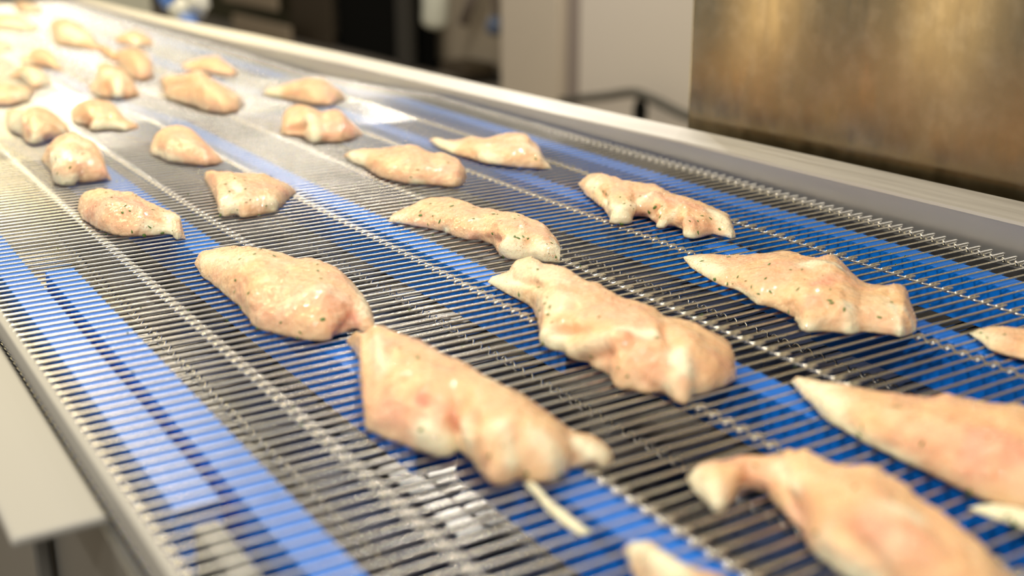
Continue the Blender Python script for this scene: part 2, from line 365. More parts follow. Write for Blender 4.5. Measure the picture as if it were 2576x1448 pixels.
lump('white_film', (0.02, -.02, .03), (.025, .035, .03), M_cloth, bd, 5)
lump('blue_film', (-.01, -.03, -.012), (.02, .04, .016), M_bluefilm, bd, 2)
lump('blue_film', (0.0, .16, .03), (.02, .03, .02), M_bluefilm, bd, 3)
sbox('trolley', (.82, .93, 2.96, 3.5, 0, BZ-.14), M_pale, 'pale trolley top carrying the crumpled plastic bundle', 'trolley', .01)
# ------------------------------------------------------------------ chicken
def cat_resample(st, nu):
    st = np.array(st, float); d = np.linalg.norm(np.diff(st[:, :2], axis=0), axis=1) + np.linalg.norm(np.diff(st[:, 2:4], axis=0), axis=1) + 1e-5
    t = np.concatenate([[0], np.cumsum(d)]); t /= t[-1]; q = np.linspace(0, 1, nu); q = .25*(.5-.5*np.cos(np.pi*q)) + .75*q
    return np.stack([np.interp(q, t, st[:, i]) for i in range(5)], 1)
def capdist(P, A, B):
    AB = B-A; t = np.clip(((P-A)@AB)/max(AB@AB, 1e-12), 0, 1); return np.linalg.norm(P - (A + t[:, None]*AB), axis=1)
def piece(code, st, feats, herbs, label, name='chicken_strip', cat='chicken', group='raw chicken strips on the belt'):
    st = [[int(v)*1e-4 for v in s.split(',')] for s in st.split(';')]
    herbs = [[int(v)*1e-4 for v in s.split(',')] for s in herbs.split(';')] if herbs else []
    near = np.mean([s[1] for s in st]) < .75
    nu, nv = (130, 46) if near else (64, 28)
    if len(st) <= 13: nu, nv = 48, 22
    S_ = cat_resample(st, nu)
    # soften station-to-station steps
    for _ in range(1): S_[1:-1] = .5*S_[1:-1] + .25*(S_[2:]+S_[:-2])
    th = np.linspace(0, np.pi, nv); P = np.zeros((nu, nv, 3))
    ex = .85
    cx = (1-np.sign(np.cos(th))*np.abs(np.cos(th))**ex)/2; cz = np.sin(th)**.9
    zb = belt_z(float(np.mean(S_[:, 1])))
    bmax = S_[:, 4].max()
    for i in range(nu):
        f = S_[i]; e = min(.0018, .14*f[4])
        P[i, :, 0] = f[0]*(1-cx)+f[2]*cx; P[i, :, 1] = f[1]*(1-cx)+f[3]*cx
        P[i, :, 2] = e + (f[4]-e)*cz + belt_z(f[1])
    def normals(P):
        du = np.gradient(P, axis=0); dv = np.gradient(P, axis=1); n = np.cross(dv, du)
        l = np.linalg.norm(n, axis=2, keepdims=True); n = n/np.maximum(l, 1e-12)
        return n
    n = normals(P)
    if n[nu//2, nv//2, 2] < 0: n = -n
    Q = P.reshape(-1, 3); nn = n.reshape(-1, 3)
    wgt = np.clip(np.repeat(S_[:, 4]/max(bmax, 1e-6), nv), 0.12, 1)      # keep thin tips thin
    disp = np.zeros(len(Q)); fat = np.zeros(len(Q)); pink = np.zeros(len(Q))
    for ft in feats:
        ty = ft[0]; A = np.array(ft[1:4])*1e-4; B = np.array(ft[4:7])*1e-4; r = ft[7]*1e-4; amp = ft[8]
        k = np.exp(-(capdist(Q, A, B)/r)**2)
        if ty == 'b': disp += k*amp*.75e-3
        elif ty == 'c': disp += k*amp*1e-3; pink += k*.2*(amp < -2)
        elif ty == 'f': fat += k*amp*1.35
        elif ty == 'p': pink += k*amp*.8
    sd = sum(map(ord, code))*.37
    a1 = np.array([noise.noise(Vector((x*55+sd, y*55, z*55))) for x, y, z in Q])
    a2 = np.array([noise.noise(Vector((x*130+sd, y*130, z*130))) for x, y, z in Q])
    a3 = np.array([noise.noise(Vector((x*330+sd, y*330, z*330))) for x, y, z in Q])
    big = min(1., bmax/.014)
    disp += (a1*.0010 + a2*.0010 + a3*.0005)*big
    fat += np.clip(a1*1.2-.4, 0, .35) + np.clip(a2*1.2-.5, 0, .2)
    edge = np.tile(np.exp(-(th/.35)**2), nu); fat += edge*.3
    pink += .06 + np.clip(-a1*1.2-.2, 0, .4)
    Q2 = Q + nn*(disp*wgt)[:, None]
    lo = zb-.0002
    Q2[:, 2] = np.maximum(Q2[:, 2], np.repeat([belt_z(v) for v in S_[:, 1]], nv)+.0002)
    G = Q2.reshape(nu, nv, 3)
    # flat underside, inset from the visible contour
    mid = (G[:, 0]+G[:, -1])/2
    c0 = G[:, 0]*.86+mid*.14; c1 = G[:, -1]*.86+mid*.14
    for c in (c0, c1): c[:, 2] = [belt_z(v) for v in S_[:, 1]]
    full = np.concatenate([c0[:, None], G, c1[:, None]], 1); nv2 = nv+2
    V = full.reshape(-1, 3); org = np.array([V[:, 0].mean(), V[:, 1].mean(), zb]); V = V-org
    F = []
    for i in range(nu-1):
        for j in range(nv2):
            j2 = (j+1) % nv2; F.append((i*nv2+j, i*nv2+j2, (i+1)*nv2+j2, (i+1)*nv2+j))
    F.append(tuple(range(nv2))[::-1]); F.append(tuple((nu-1)*nv2+k for k in range(nv2)))
    root = mesh_obj(name, V, F, M_meat, None, True, (org[0], org[1], BZ+org[2]))
    me = root.data
    import bmesh
    bm = bmesh.new(); bm.from_mesh(me); bmesh.ops.recalc_face_normals(bm, faces=bm.faces); bm.to_mesh(me); bm.free()
    ca = me.color_attributes.new('tone', 'FLOAT_COLOR', 'POINT')
    pad = lambda a: np.concatenate([a.reshape(nu, nv)[:, :1], a.reshape(nu, nv), a.reshape(nu, nv)[:, -1:]], 1).reshape(-1)
    col = np.stack([np.clip(pad(fat), 0, 1), np.clip(pad(pink), 0, 1), np.zeros(nu*nv2), np.ones(nu*nv2)], 1)
    ca.data.foreach_set('color', col.astype(np.float32).ravel())
    tag(root, label, cat, group)
    # herb flakes stuck to the wet surface
    R = random.Random(code); hv = []; hf = []; hm = []
    Nn = normals(G); Nn = Nn if Nn[nu//2, nv//2, 2] > 0 else -Nn
    spots = []
    GG = G.reshape(-1, 3)
    for h in herbs:
        k = int(np.argmin(np.linalg.norm(GG-np.array(h), axis=1))); spots.append((k, 1.0, 0))
    if name == 'chicken_strip':
        for _ in range(9 if near else 5):
            k = R.randrange(nu//12, nu-nu//12)*nv + R.randrange(2, nv-8); spots.append((k, R.uniform(.25, .5), 0 if R.random() < .55 else 1))
    for k, s, mi in spots:
        p = GG[k]-org; nrm = Vector(Nn.reshape(-1, 3)[k]); t = nrm.orthogonal(); t.rotate(Matrix.Rotation(R.uniform(0, 6.28), 3, nrm)); b = nrm.cross(t)
        ln = R.uniform(.0008, .0014)*s; wd = ln*R.uniform(.3, .7); base = len(hv); m_ = 7
        pc = Vector(p)+nrm*.0003
        hv.append(tuple(pc+nrm*.0002))
        for q in range(m_):
            a = 2*math.pi*q/m_; rr = R.uniform(.55, 1.25)
            hv.append(tuple(pc + t*(math.cos(a)*ln*rr) + b*(math.sin(a)*wd*rr) - nrm*.0002))
        for q in range(m_): hf.append((base, base+1+q, base+1+(q+1) % m_)); hm.append(mi)
    if hv:
        ho = mesh_obj('herb_flakes', hv, hf, M_herb, root); ho['kind'] = 'stuff'; ho['label'] = 'green herb flakes and dark specks'
        ho.data.materials.append(M_pepper); ho.data.polygons.foreach_set('material_index', hm)
    # small wet beads of marinade, gathered in patches
    nb_ = (420 if near else 130) if name == 'chicken_strip' else 0
    bv = []; bf = []; NN = Nn.reshape(-1, 3); tries = 0; made = 0
    while made < nb_ and tries < nb_*6:
        tries += 1; k = R.randrange(2, nu-2)*nv + R.randrange(2, nv-5); p = GG[k]
        if noise.noise(Vector((p[0]*70, p[1]*70, p[2]*70+sd))) < R.uniform(-.15, .35): continue
        made += 1; k2 = k + R.choice((1, nv, -1, nv+1)); k2 = min(max(k2, 0), len(GG)-1)
        f_ = R.random(); pc = Vector(p*(1-f_)+GG[k2]*f_ - org); nrm = Vector(NN[k]).normalized(); t = nrm.orthogonal().normalized(); b = nrm.cross(t)
        r_ = R.uniform(.00018, .00048); base = len(bv); st_ = R.uniform(.8, 1.9)
        for (q_, h_) in ((1.0, -.35), (.8, .25), (.42, .5)):
            for a_ in range(6):
                an = a_*math.pi/3; bv.append(tuple(pc + t*(math.cos(an)*r_*q_*st_) + b*(math.sin(an)*r_*q_) + nrm*(h_*r_)))
        bv.append(tuple(pc+nrm*(.56*r_)))
        for g_ in (0, 6):
            for a_ in range(6): bf.append((base+g_+a_, base+g_+(a_+1) % 6, base+g_+6+(a_+1) % 6, base+g_+6+a_))
        for a_ in range(6): bf.append((base+12+a_, base+12+(a_+1) % 6, base+18))
    if bv:
        bo = mesh_obj('marinade_beads', bv, bf, M_bead, root, True); bo['kind'] = 'stuff'; bo['label'] = 'glistening wet marinade beads'
    return root
# each row: code, stations along the piece (front x,y, back x,y, height; 0.1 mm), surface features, herb spots
PIECES = [
('p9','1961,6542,1962,6545,1;1936,6401,1988,6575,35;1913,6263,2022,6620,67;1912,6187,2046,6621,81;1910,6108,2064,6599,91;1909,6028,2083,6577,103;1909,5948,2105,6558,117;1909,5865,2127,6537,131;1905,5771,2148,6508,144;1902,5676,2169,6477,158;1886,5549,2190,6441,171;1869,5416,2207,6392,182;1863,5315,2225,6345,191;1867,5243,2243,6294,197;1885,5205,2260,6239,200;1903,5166,2279,6187,201;1921,5131,2298,6136,200;1941,5099,2317,6085,198;1962,5068,2336,6035,196;1981,5037,2355,5986,194;2001,5008,2383,5962,195;2022,4981,2414,5947,197;2042,4955,2439,5919,196;2068,4946,2460,5882,191;2100,4949,2478,5839,183;2137,4968,2489,5786,173;2175,4988,2497,5727,161;2213,5011,2489,5637,143;2249,5033,2481,5554,127;2266,5014,2475,5478,112;2271,4974,2466,5402,99;2284,4956,2454,5323,86;2300,4946,2432,5228,68;2315,4936,2388,5091,39',(('p',1930,5269,113,2231,5119,123,134,0.7),('p',2120,4971,47,2285,5038,61,41,1),('b',2354,5430,164,2341,5108,90,61,2.5),('b',1966,5800,148,2114,5125,149,123,1.5),('c',2237,5049,63,2137,4971,23,27,-2.5),('f',2421,5364,99,2330,5044,72,36,0.7),('f',1956,6359,72,2034,5865,185,62,0.5),('c',2133,5673,199,2214,5397,195,29,-1.2),),'2022,5915,174;1938,5750,118;1916,5715,71;1895,5622,0;2164,6028,167;2172,5827,187;2301,5578,186;2275,5470,192;2227,5340,189;1911,5497,125;1865,5274,0;1979,5043,13;1940,5145,65;1989,5041,39;2085,4998,86;2095,5905,190'),
('p8','2165,4933,2166,4935,1;2152,4858,2180,4923,28;2139,4783,2194,4910,59;2116,4683,2195,4865,89;1811,3989,2166,4764,167;1807,3935,2185,4750,179;1815,3904,2215,4757,198;1824,3873,2240,4753,218;1834,3843,2250,4712,227;1844,3812,2254,4658,232;1854,3779,2260,4606,232;1864,3746,2267,4555,230;1875,3712,2282,4518,230;1887,3681,2298,4482,230;1901,3652,2310,4437,226;1916,3624,2317,4383,220;1937,3606,2324,4328,213;1959,3592,2331,4273,206;2002,3612,2340,4223,202;2022,3591,2349,4173,199;2023,3538,2355,4119,199;2007,3455,2354,4053,197;1979,3355,2352,3987,195;1976,3299,2355,3931,193;1993,3276,2362,3882,191;2023,3274,2371,3839,187;2060,3285,2382,3799,181;2083,3273,2393,3760,174;2103,3258,2401,3719,166;2121,3240,2410,3680,157;2140,3224,2419,3643,148;2161,3211,2423,3601,136;2186,3207,2427,3561,123;2223,3220,2432,3523,109;2267,3246,2435,3485,95;2312,3271,2441,3453,82;2338,3271,2457,3437,76;2359,3265,2473,3423,70;2371,3249,2489,3410,66;2385,3236,2496,3387,59;2400,3225,2502,3364,53;2414,3216,2501,3332,45;2440,3225,2500,3303,32;2475,3246,2481,3254,3',(('p',1845,3893,87,1940,3685,113,92,0.8),('p',1960,3779,163,2038,3639,102,30,1.3),('c',1967,3764,162,2033,3629,90,20,-6),('b',2092,3831,197,2263,3309,108,108,5),('f',1928,3662,87,1974,3601,27,51,1),('b',1936,3650,85,1964,3597,27,45,4),('f',2049,3568,112,2030,3511,89,37,0.7),('b',2052,3587,113,2030,3511,89,33,3),('f',2086,3412,160,2058,3309,83,37,0.8),('b',2082,3394,152,2062,3303,71,32,3),('c',2127,3350,126,2086,3274,23,17,-3),('f',2181,3308,117,2211,3234,61,43,0.8),('b',2169,3323,122,2183,3224,51,40,3),('c',2348,3346,88,2300,3266,23,21,-5),('b',2405,3286,56,2401,3260,43,44,4),('f',2383,3309,63,2424,3249,41,51,0.8),('c',2376,3247,13,2385,3237,8,17,-6),('f',2059,4392,207,1942,4067,200,37,0.7),('b',2068,4380,217,1955,4093,206,27,3),('c',2032,4175,231,1873,3953,138,26,-2),),'2086,4190,229;2069,4049,228;1918,3683,88;1939,4076,197;2345,4188,13;2113,3261,43;2192,3216,40;2003,3345,99'),
('p6','3198,5357,3199,5359,1;3191,5306,3245,5395,23;3185,5252,3267,5388,34;3180,5200,3291,5381,44;3174,5145,3312,5368,54;3170,5090,3347,5375,70;3166,5035,3426,5448,102;3163,4979,3454,5438,118;3161,4925,3477,5417,134;3161,4872,3498,5391,151;3064,4671,3491,5321,161;2901,4369,3490,5258,172;2911,4334,3502,5214,185;2922,4298,3508,5160,194;2929,4257,3505,5093,198;2937,4215,3493,5013,197;2934,4158,3479,4930,193;2931,4101,3465,4848,189;2932,4051,3470,4793,191;2935,4002,3474,4737,192;2942,3961,3474,4676,194;2940,3907,3472,4613,195;2889,3789,3464,4543,193;2888,3739,3462,4483,193;2912,3722,3478,4446,195;2931,3700,3491,4406,196;2942,3668,3495,4357,192;2962,3648,3494,4303,187;2984,3632,3481,4236,178;3003,3611,3481,4186,173;3012,3581,3500,4161,173;3017,3546,3519,4137,172;3011,3500,3537,4112,170;3041,3497,3549,4083,165;3107,3539,3556,4051,158;3136,3538,3560,4016,149;3165,3536,3565,3984,139;3192,3535,3571,3955,130;3226,3543,3576,3927,121;3260,3551,3579,3899,111;3292,3558,3580,3870,101;3324,3567,3574,3835,88;3363,3584,3537,3770,63;3400,3601,3412,3614,5',(('f',3212,5316,28,3203,5110,66,56,0.8),('c',3222,5156,71,3130,4700,171,25,-3.5),('b',3262,5157,106,3289,5045,154,42,2.5),('f',3303,5270,90,3226,4674,198,86,0.5),('f',3077,4678,101,3027,4438,149,58,0.6),('c',2970,4446,111,3077,4379,171,26,-3),('b',2922,4348,49,2930,4295,39,48,3),('f',2917,4366,47,2935,4240,26,52,0.8),('b',2942,4150,51,3021,3912,162,46,5),('f',2941,4124,50,2991,3955,130,36,0.5),('c',2947,4321,76,3002,4147,128,22,-4),('c',2934,4078,25,2990,3839,140,19,-3.5),('p',3108,4231,180,3176,4031,194,91,0.6),('p',2987,3781,121,3070,3619,107,84,0.7),('f',3055,3980,175,3133,3854,174,31,1.2),('f',3131,3692,145,3100,3574,111,40,1.2),('b',3218,3969,188,3103,3764,149,46,3),('c',3215,3878,173,3127,3708,145,24,-2.5),('b',3271,3761,164,3256,3577,69,78,3),('b',3044,3579,77,3021,3502,22,30,3),('f',3027,3589,57,3081,3524,21,41,0.6),('p',3291,3644,114,3332,3593,60,43,0.5),('c',2961,3684,63,2996,3624,23,23,-2.5),),'3273,4990,161;3117,4710,158;3023,4540,141;3019,4479,143;2985,4456,122;3029,4591,94;2973,4372,110;3079,4155,170;3286,4232,181;2918,4342,37;2925,3744,64;2919,3792,87;3166,4827,136;3062,4571,160;2955,4047,75;3126,3813,163;3170,4982,40'),
('p7','3310,6785,3312,6788,1;3323,6758,3376,6867,28;3335,6728,3414,6886,41;3349,6695,3451,6900,52;3363,6660,3488,6909,63;3377,6623,3526,6915,74;3390,6580,3566,6922,85;3404,6536,3609,6929,97;3419,6491,3651,6931,109;3435,6446,3692,6929,119;3452,6401,3731,6919,129;3466,6350,3760,6888,136;3472,6282,3789,6857,142;3478,6215,3810,6807,145;3492,6161,3825,6749,145;3505,6106,3830,6672,139;3533,6076,3834,6595,134;3561,6048,3847,6535,134;3581,6007,3859,6473,136;3578,5928,3868,6408,141;3495,5722,3879,6350,148;3498,5658,3892,6296,155;3517,5623,3906,6246,158;3544,5603,3921,6200,159;3570,5584,3925,6139,153;3590,5558,3925,6077,145;3609,5532,3942,6042,143;3627,5507,3957,6009,141;3643,5483,3959,5958,134;3660,5463,3945,5888,121;3682,5452,3915,5798,102;3702,5442,3886,5714,82;3721,5433,3859,5636,62',(('c',3467,6354,18,3654,6161,123,22,-2),('f',3472,6322,28,3609,6161,108,22,0.8),('b',3552,6078,44,3699,5811,151,48,3),('c',3541,6071,18,3539,5757,94,29,-3),('p',3524,6094,27,3524,5733,77,38,1),('p',3381,6667,38,3624,6294,132,71,0.5),('p',3633,5923,144,3746,5626,122,57,0.7),('b',3524,5663,61,3544,5612,32,55,2.5),('f',3520,5691,70,3563,5597,31,55,0.7),('b',3660,5509,60,3665,5471,32,50,2.5),('f',3650,5526,62,3716,5448,29,59,0.9),('c',3626,5614,90,3607,5539,19,23,-2.5),('f',3335,6774,23,3371,6707,39,41,0.8),('f',3779,5596,100,3739,5460,42,23,0.9),),'3460,6613,86;3541,6649,117;3435,6578,67;3472,6477,77;3476,6399,60;3438,6470,38;3591,6441,137;3703,6127,141;3695,6376,134;3592,6185,108;3702,5888,158;3789,5988,152;3585,5666,98;3733,5539,90;3498,5668,10;3627,5662,109;3575,5697,106;3641,5637,105;3701,5459,35;3594,5946,80'),
('p4','4395,5158,4397,5161,1;4349,5070,4419,5151,19;4303,4982,4433,5132,32;4285,4926,4450,5115,40;4267,4867,4469,5098,48;4253,4814,4487,5079,55;4240,4759,4501,5053,60;4229,4707,4516,5026,66;4220,4656,4531,4999,72;4215,4608,4547,4971,78;4221,4572,4565,4944,84;4227,4535,4584,4916,90;4215,4477,4603,4888,96;4198,4413,4629,4865,103;4167,4334,4659,4846,111;4147,4267,4689,4827,119;4160,4236,4721,4807,127;4172,4203,4752,4787,134;4179,4164,4779,4761,141;4170,4110,4794,4723,146;4156,4051,4809,4685,152;4122,3971,4813,4637,155;4059,3864,4816,4588,158;4067,3830,4831,4551,161;4099,3819,4873,4542,167;4133,3810,4914,4531,171;4154,3790,4922,4490,168;4173,3768,4899,4423,160;4192,3746,4865,4347,148;4211,3725,4835,4278,137;4241,3715,4798,4204,125;4272,3707,4775,4143,115;4302,3699,4788,4116,113;4325,3685,4803,4092,111;4339,3664,4820,4070,110;4352,3644,4836,4049,110;4365,3625,4875,4048,113;4374,3603,4915,4049,117;4382,3581,4927,4028,116;4388,3560,4911,3986,111;4423,3564,4823,3887,88;4465,3576,4752,3807,66;4506,3588,4697,3740,45;4545,3599,4635,3671,22',(('f',4377,5123,1,4270,4733,50,59,0.7),('p',4457,4475,136,4468,4285,156,59,0.7),('f',4529,4322,153,4622,4190,158,54,1),('b',4562,4299,153,4545,4090,156,42,3),('p',4318,4059,151,4408,4063,164,36,1.3),('c',4373,4194,152,4402,4000,154,24,-2),('p',4143,3932,98,4216,3953,125,42,0.9),('c',4243,3997,135,4147,4030,0,27,-2.5),('b',4271,3843,105,4214,3728,18,38,3),('f',4301,3823,103,4228,3723,18,35,0.9),('c',4364,3806,97,4291,3708,23,19,-2),('f',4510,3723,102,4397,3569,29,23,1.3),('c',4649,3875,110,4479,3653,87,16,-2),('b',4649,3894,107,4725,3892,112,36,3),('p',4375,3709,63,4391,3573,22,57,0.6),('b',4510,3628,65,4503,3590,16,23,2),('f',4539,3668,88,4518,3594,13,23,1),('f',4124,3976,0,4077,3831,22,39,0.8),('f',4221,4504,0,4160,4304,15,34,0.7),),'4336,4919,50;4451,4834,77;4253,4469,69;4216,4396,62;4267,4542,63;4225,4589,22;4408,4316,146;4246,4094,118;4330,3953,142;4247,3887,114;4239,3861,104;4434,4275,154;4288,4370,106;4420,4483,129;4252,3798,84;4387,3692,62;4169,4082,30;4179,4291,54;4213,4241,69;4537,3754,107;4269,4556,62;4233,4692,23'),
('p5','4948,6999,4950,7002,1;4868,6839,4996,7019,42;4774,6658,5033,7019,76;4753,6578,5075,7023,96;4714,6469,5090,6985,113;4670,6352,5086,6917,127;4639,6250,5080,6844,138;4496,5996,5077,6774,147;4500,5941,5079,6707,152;4527,5915,5079,6637,149;4563,5899,5093,6586,145;4686,5995,5115,6543,139;4716,5967,5140,6503,135;4737,5927,5168,6465,135;4742,5866,5203,6436,141;4665,5705,5194,6353,138;4705,5689,5171,6254,133;4751,5682,5157,6167,129;4750,5620,5156,6099,130;4668,5461,5156,6033,130;4672,5409,5157,5972,128;4714,5404,5158,5913,123;4759,5404,5160,5860,115;4819,5423,5161,5808,106;4859,5421,5161,5757,97;4866,5384,5165,5714,91;4876,5353,5170,5676,86;4887,5327,5151,5614,77;4896,5300,5060,5478,49;4944,5320,4988,5367,14',(('b',4501,5958,20,4548,5915,29,51,4),('f',4503,5981,30,4557,5906,19,61,0.9),('b',4551,5960,68,4857,6032,122,46,3.5),('f',4569,5964,76,4825,6033,109,35,0.6),('c',4696,5985,0,4762,5863,87,33,-5),('p',4708,5979,18,4711,5800,19,36,1.3),('b',4669,5707,18,4839,5707,114,35,3.5),('f',4669,5707,18,4794,5703,80,22,0.8),('b',4631,6219,80,4539,6017,76,26,2.5),('f',4678,6304,78,4540,5998,77,32,1),('c',4757,6491,93,4574,6119,73,24,-2.5),('f',4857,6747,81,4782,6549,94,45,0.9),('p',4695,6418,0,4558,6097,56,32,0.7),('p',4836,6089,118,4938,5611,115,68,0.9),('c',4724,5687,9,4732,5572,51,30,-4),('b',4721,5519,80,4673,5426,17,49,3),('f',4673,5463,26,4676,5411,17,29,0.8),('c',4800,5554,112,4773,5469,82,34,-1.5),('b',4986,5555,95,4990,5423,64,35,2.5),('f',4982,5587,102,4915,5315,21,40,0.9),('p',4737,5481,85,4817,5438,49,61,0.5),),'4779,6557,87;4722,6397,94;4696,6328,92;4601,5984,91;4792,6086,109;4762,5935,62;4774,5898,80;4774,5835,111;4667,6335,26;4526,5917,10;4695,5739,62;4722,5502,80;4849,5528,104;4889,5501,86;4777,5483,89;4882,5403,41;4708,5421,41;4643,6102,127;5039,6025,117'),
('p11','1698,8183,1699,8186,1;1663,7927,1738,8282,73;1655,7776,1772,8320,106;1663,7680,1801,8317,125;1672,7582,1829,8293,142;1685,7491,1859,8264,155;1702,7411,1888,8222,163;1722,7340,1919,8176,168;1752,7300,1949,8118,168;1784,7266,1980,8063,165;1819,7243,2020,8042,166;1854,7221,2041,7947,153;1891,7208,2055,7833,134;1930,7207,2077,7757,121;1968,7207,2098,7685,110;2002,7200,2119,7623,102;2025,7164,2140,7574,99;2019,7047,2150,7500,96;2050,7060,2156,7424,83;2078,7071,2082,7082,3',(('p',1699,7754,110,1883,7406,134,127,0.9),('p',1839,7600,162,1921,7474,145,60,0.7),('b',1739,7701,142,1928,7353,113,91,3),('f',1901,7252,69,2007,7194,14,49,0.8),('c',1912,7307,98,2024,7242,68,20,-1.5),('f',2051,7294,91,2026,7052,12,30,1.3),('c',2045,7270,84,2029,7170,38,20,-2.5),('f',2055,7368,100,2115,7285,81,25,1),),'1846,7390,127;1799,7624,160;1821,7259,44;1907,7241,59;1871,7216,10;1978,7210,21;1831,7449,139;1983,7400,115;1969,7709,149;1824,7856,163;1806,7397,119'),
('p12','2713,8625,2715,8630,1;2677,8457,2760,8724,49;2637,8275,2762,8671,72;2586,8059,2764,8614,97;2542,7857,2769,8560,117;2416,7419,2774,8500,136;2439,7412,2783,8449,150;2464,7405,2799,8409,159;2493,7408,2816,8367,161;2523,7408,2835,8328,161;2526,7335,2856,8291,159;2550,7315,2879,8257,157;2582,7319,2903,8227,154;2614,7322,2931,8208,152;2647,7326,2961,8196,149;2680,7333,2992,8186,146;2714,7342,3014,8153,139;2746,7351,3031,8110,128;2778,7359,3049,8074,115;2837,7440,3068,8045,100;2901,7535,3088,8020,84;2968,7640,3108,8002,68;3024,7721,3122,7972,49;3072,7786,3131,7937,30;3116,7845,3126,7870,5',(('f',2516,7434,53,2775,7394,55,47,1),('b',2520,7445,63,2754,7415,76,36,2),('c',2505,7412,21,2729,7359,36,18,-2),('f',2428,7458,36,2519,7512,100,36,1),('c',2507,7513,99,2432,7426,29,21,-2),('f',2619,7739,154,2613,7582,139,27,1.2),('p',2722,7606,141,2972,7685,64,74,0.9),('p',2560,7825,138,2507,7513,99,54,0.6),('c',2628,7848,159,2604,7555,134,24,-1.5),),'2699,7738,156;2662,7584,141;2582,7381,79;2718,7373,55;2611,7416,96;2579,7761,151;2542,7580,123;2534,7396,52;2421,7439,0;2668,7799,159;2908,7657,103;2635,7328,20'),
('p13','3935,8839,3937,8844,1;3913,8742,3954,8833,22;3888,8636,3975,8831,43;3879,8564,3994,8816,54;3877,8502,4010,8793,63;3876,8439,4027,8768,73;3875,8375,4043,8739,85;3874,8309,4059,8706,96;3850,8193,4073,8666,106;3824,8071,4088,8626,117;3815,7983,4104,8587,127;3817,7919,4122,8550,135;3820,7854,4142,8516,143;3827,7797,4166,8488,150;3842,7755,4194,8466,157;3856,7712,4224,8447,163;3871,7670,4257,8435,169;3885,7627,4294,8429,176;3907,7600,4324,8410,179;3931,7576,4335,8355,175;3954,7552,4346,8302,170;3976,7528,4346,8228,161;3999,7505,4345,8156,152;4020,7482,4356,8107,147;4040,7458,4384,8093,149;4058,7433,4411,8079,151;4075,7409,4436,8065,152;4092,7386,4444,8020,145;4108,7364,4452,7980,137;4123,7343,4458,7940,130;4162,7367,4465,7903,121;4200,7391,4441,7815,99;4259,7454,4427,7749,73;4382,7631,4391,7645,4',(('b',3891,8037,117,4096,7805,160,89,2.5),('c',4121,7853,165,4128,7623,131,41,-2),('p',3963,7674,110,4195,7454,97,115,0.5),('f',3908,8677,37,3887,8376,45,57,0.9),('f',3921,7592,24,3956,7551,11,29,0.7),),'3963,7625,89;3926,7615,58;3889,8464,42;4220,7601,136;3899,8066,121'),
('p14','4831,9061,4833,9066,1;4795,8950,4839,9031,20;4755,8829,4850,9004,38;4737,8745,4856,8964,46;4727,8674,4859,8916,50;4716,8599,4863,8865,55;4705,8521,4867,8813,59;4701,8454,4877,8770,66;4700,8390,4892,8733,74;4700,8326,4909,8697,80;4701,8263,4931,8668,88;4708,8210,4967,8662,101;4716,8156,5005,8657,113;4719,8095,5027,8623,119;4712,8015,5041,8575,122;4710,7944,5056,8527,125;4727,7905,5073,8483,127;4744,7867,5117,8485,137;4761,7828,5163,8489,147;4777,7790,5209,8494,156;4796,7756,5250,8491,163;4814,7723,5285,8477,167;4832,7690,5319,8465,172;4850,7659,5341,8434,172;4869,7631,5362,8404,171;4892,7613,5382,8376,170;4915,7596,5317,8218,143;4937,7579,5294,8128,128;4958,7563,5283,8059,116;4978,7548,5243,7950,96;5002,7543,5157,7777,58;5027,7541,5140,7710,43;5051,7539,5125,7650,29;5073,7537,5078,7545,2',(('f',4774,8860,31,4725,8432,50,53,0.9),('c',4817,8027,111,4936,7651,79,28,-2),('f',4741,8006,70,4775,7841,49,50,0.9),('b',4953,8017,155,5107,7927,160,50,2.5),('c',4922,7898,141,5014,7816,150,25,-2),('f',5033,7801,140,5068,7636,55,43,0.7),('p',4906,8057,142,4939,7756,123,75,0.6),),'4754,7992,78;4977,7617,69;4789,8292,97;5051,7988,169'),
('p15','2657,9826,2658,9830,1;2630,9658,2700,9916,53;2635,9592,2756,10029,88;2649,9545,2817,10154,124;2646,9439,2853,10176,145;2642,9320,2889,10190,162;2659,9266,2928,10202,177;2681,9228,2962,10193,186;2705,9188,2999,10188,194;2728,9147,3026,10145,194;2754,9113,3044,10072,188;2780,9082,3056,9984,180;2806,9052,3054,9852,162;2831,9022,3053,9730,144;2855,8994,3048,9603,123;2890,9006,3045,9488,100;2924,9021,3043,9386,78;2956,9035,3041,9295,57;2991,9066,3042,9221,35;3026,9104,3027,9108,1',(('p',2739,9460,155,2876,9060,76,126,0.8),('f',2639,9636,34,2647,9400,30,45,1),('b',2733,9542,159,2866,9027,55,95,2),('f',2646,9338,43,2706,9187,13,50,0.7),('c',2661,9486,74,2766,9245,119,32,-1.5),),''),
('p16','3848,9974,3850,9979,1;3843,9897,4035,10392,97;3843,9828,4120,10536,133;3863,9803,4194,10642,156;3885,9776,4235,10655,165;3909,9747,4277,10665,176;3934,9716,4312,10652,185;3926,9603,4325,10579,187;3904,9454,4338,10502,189;3915,9382,4337,10393,183;3953,9372,4328,10263,170;3991,9363,4345,10193,164;4026,9345,4408,10233,173;4058,9324,4464,10257,180;4090,9304,4501,10239,179;4121,9286,4538,10224,176;4173,9316,4500,10046,142;4221,9344,4476,9908,111;4272,9380,4470,9815,88;4331,9441,4467,9738,64;4386,9496,4463,9663,37;4436,9547,4450,9577,7',(('c',3875,9838,60,3953,9628,106,34,-4),('c',4161,9738,165,4006,9365,33,31,-4),('b',4048,9733,173,3928,9390,36,62,3),('f',4046,9752,174,3928,9390,36,55,0.8),('p',4113,9418,111,4360,9493,42,101,1.2),('b',4198,9546,157,4294,9435,60,68,3),),''),
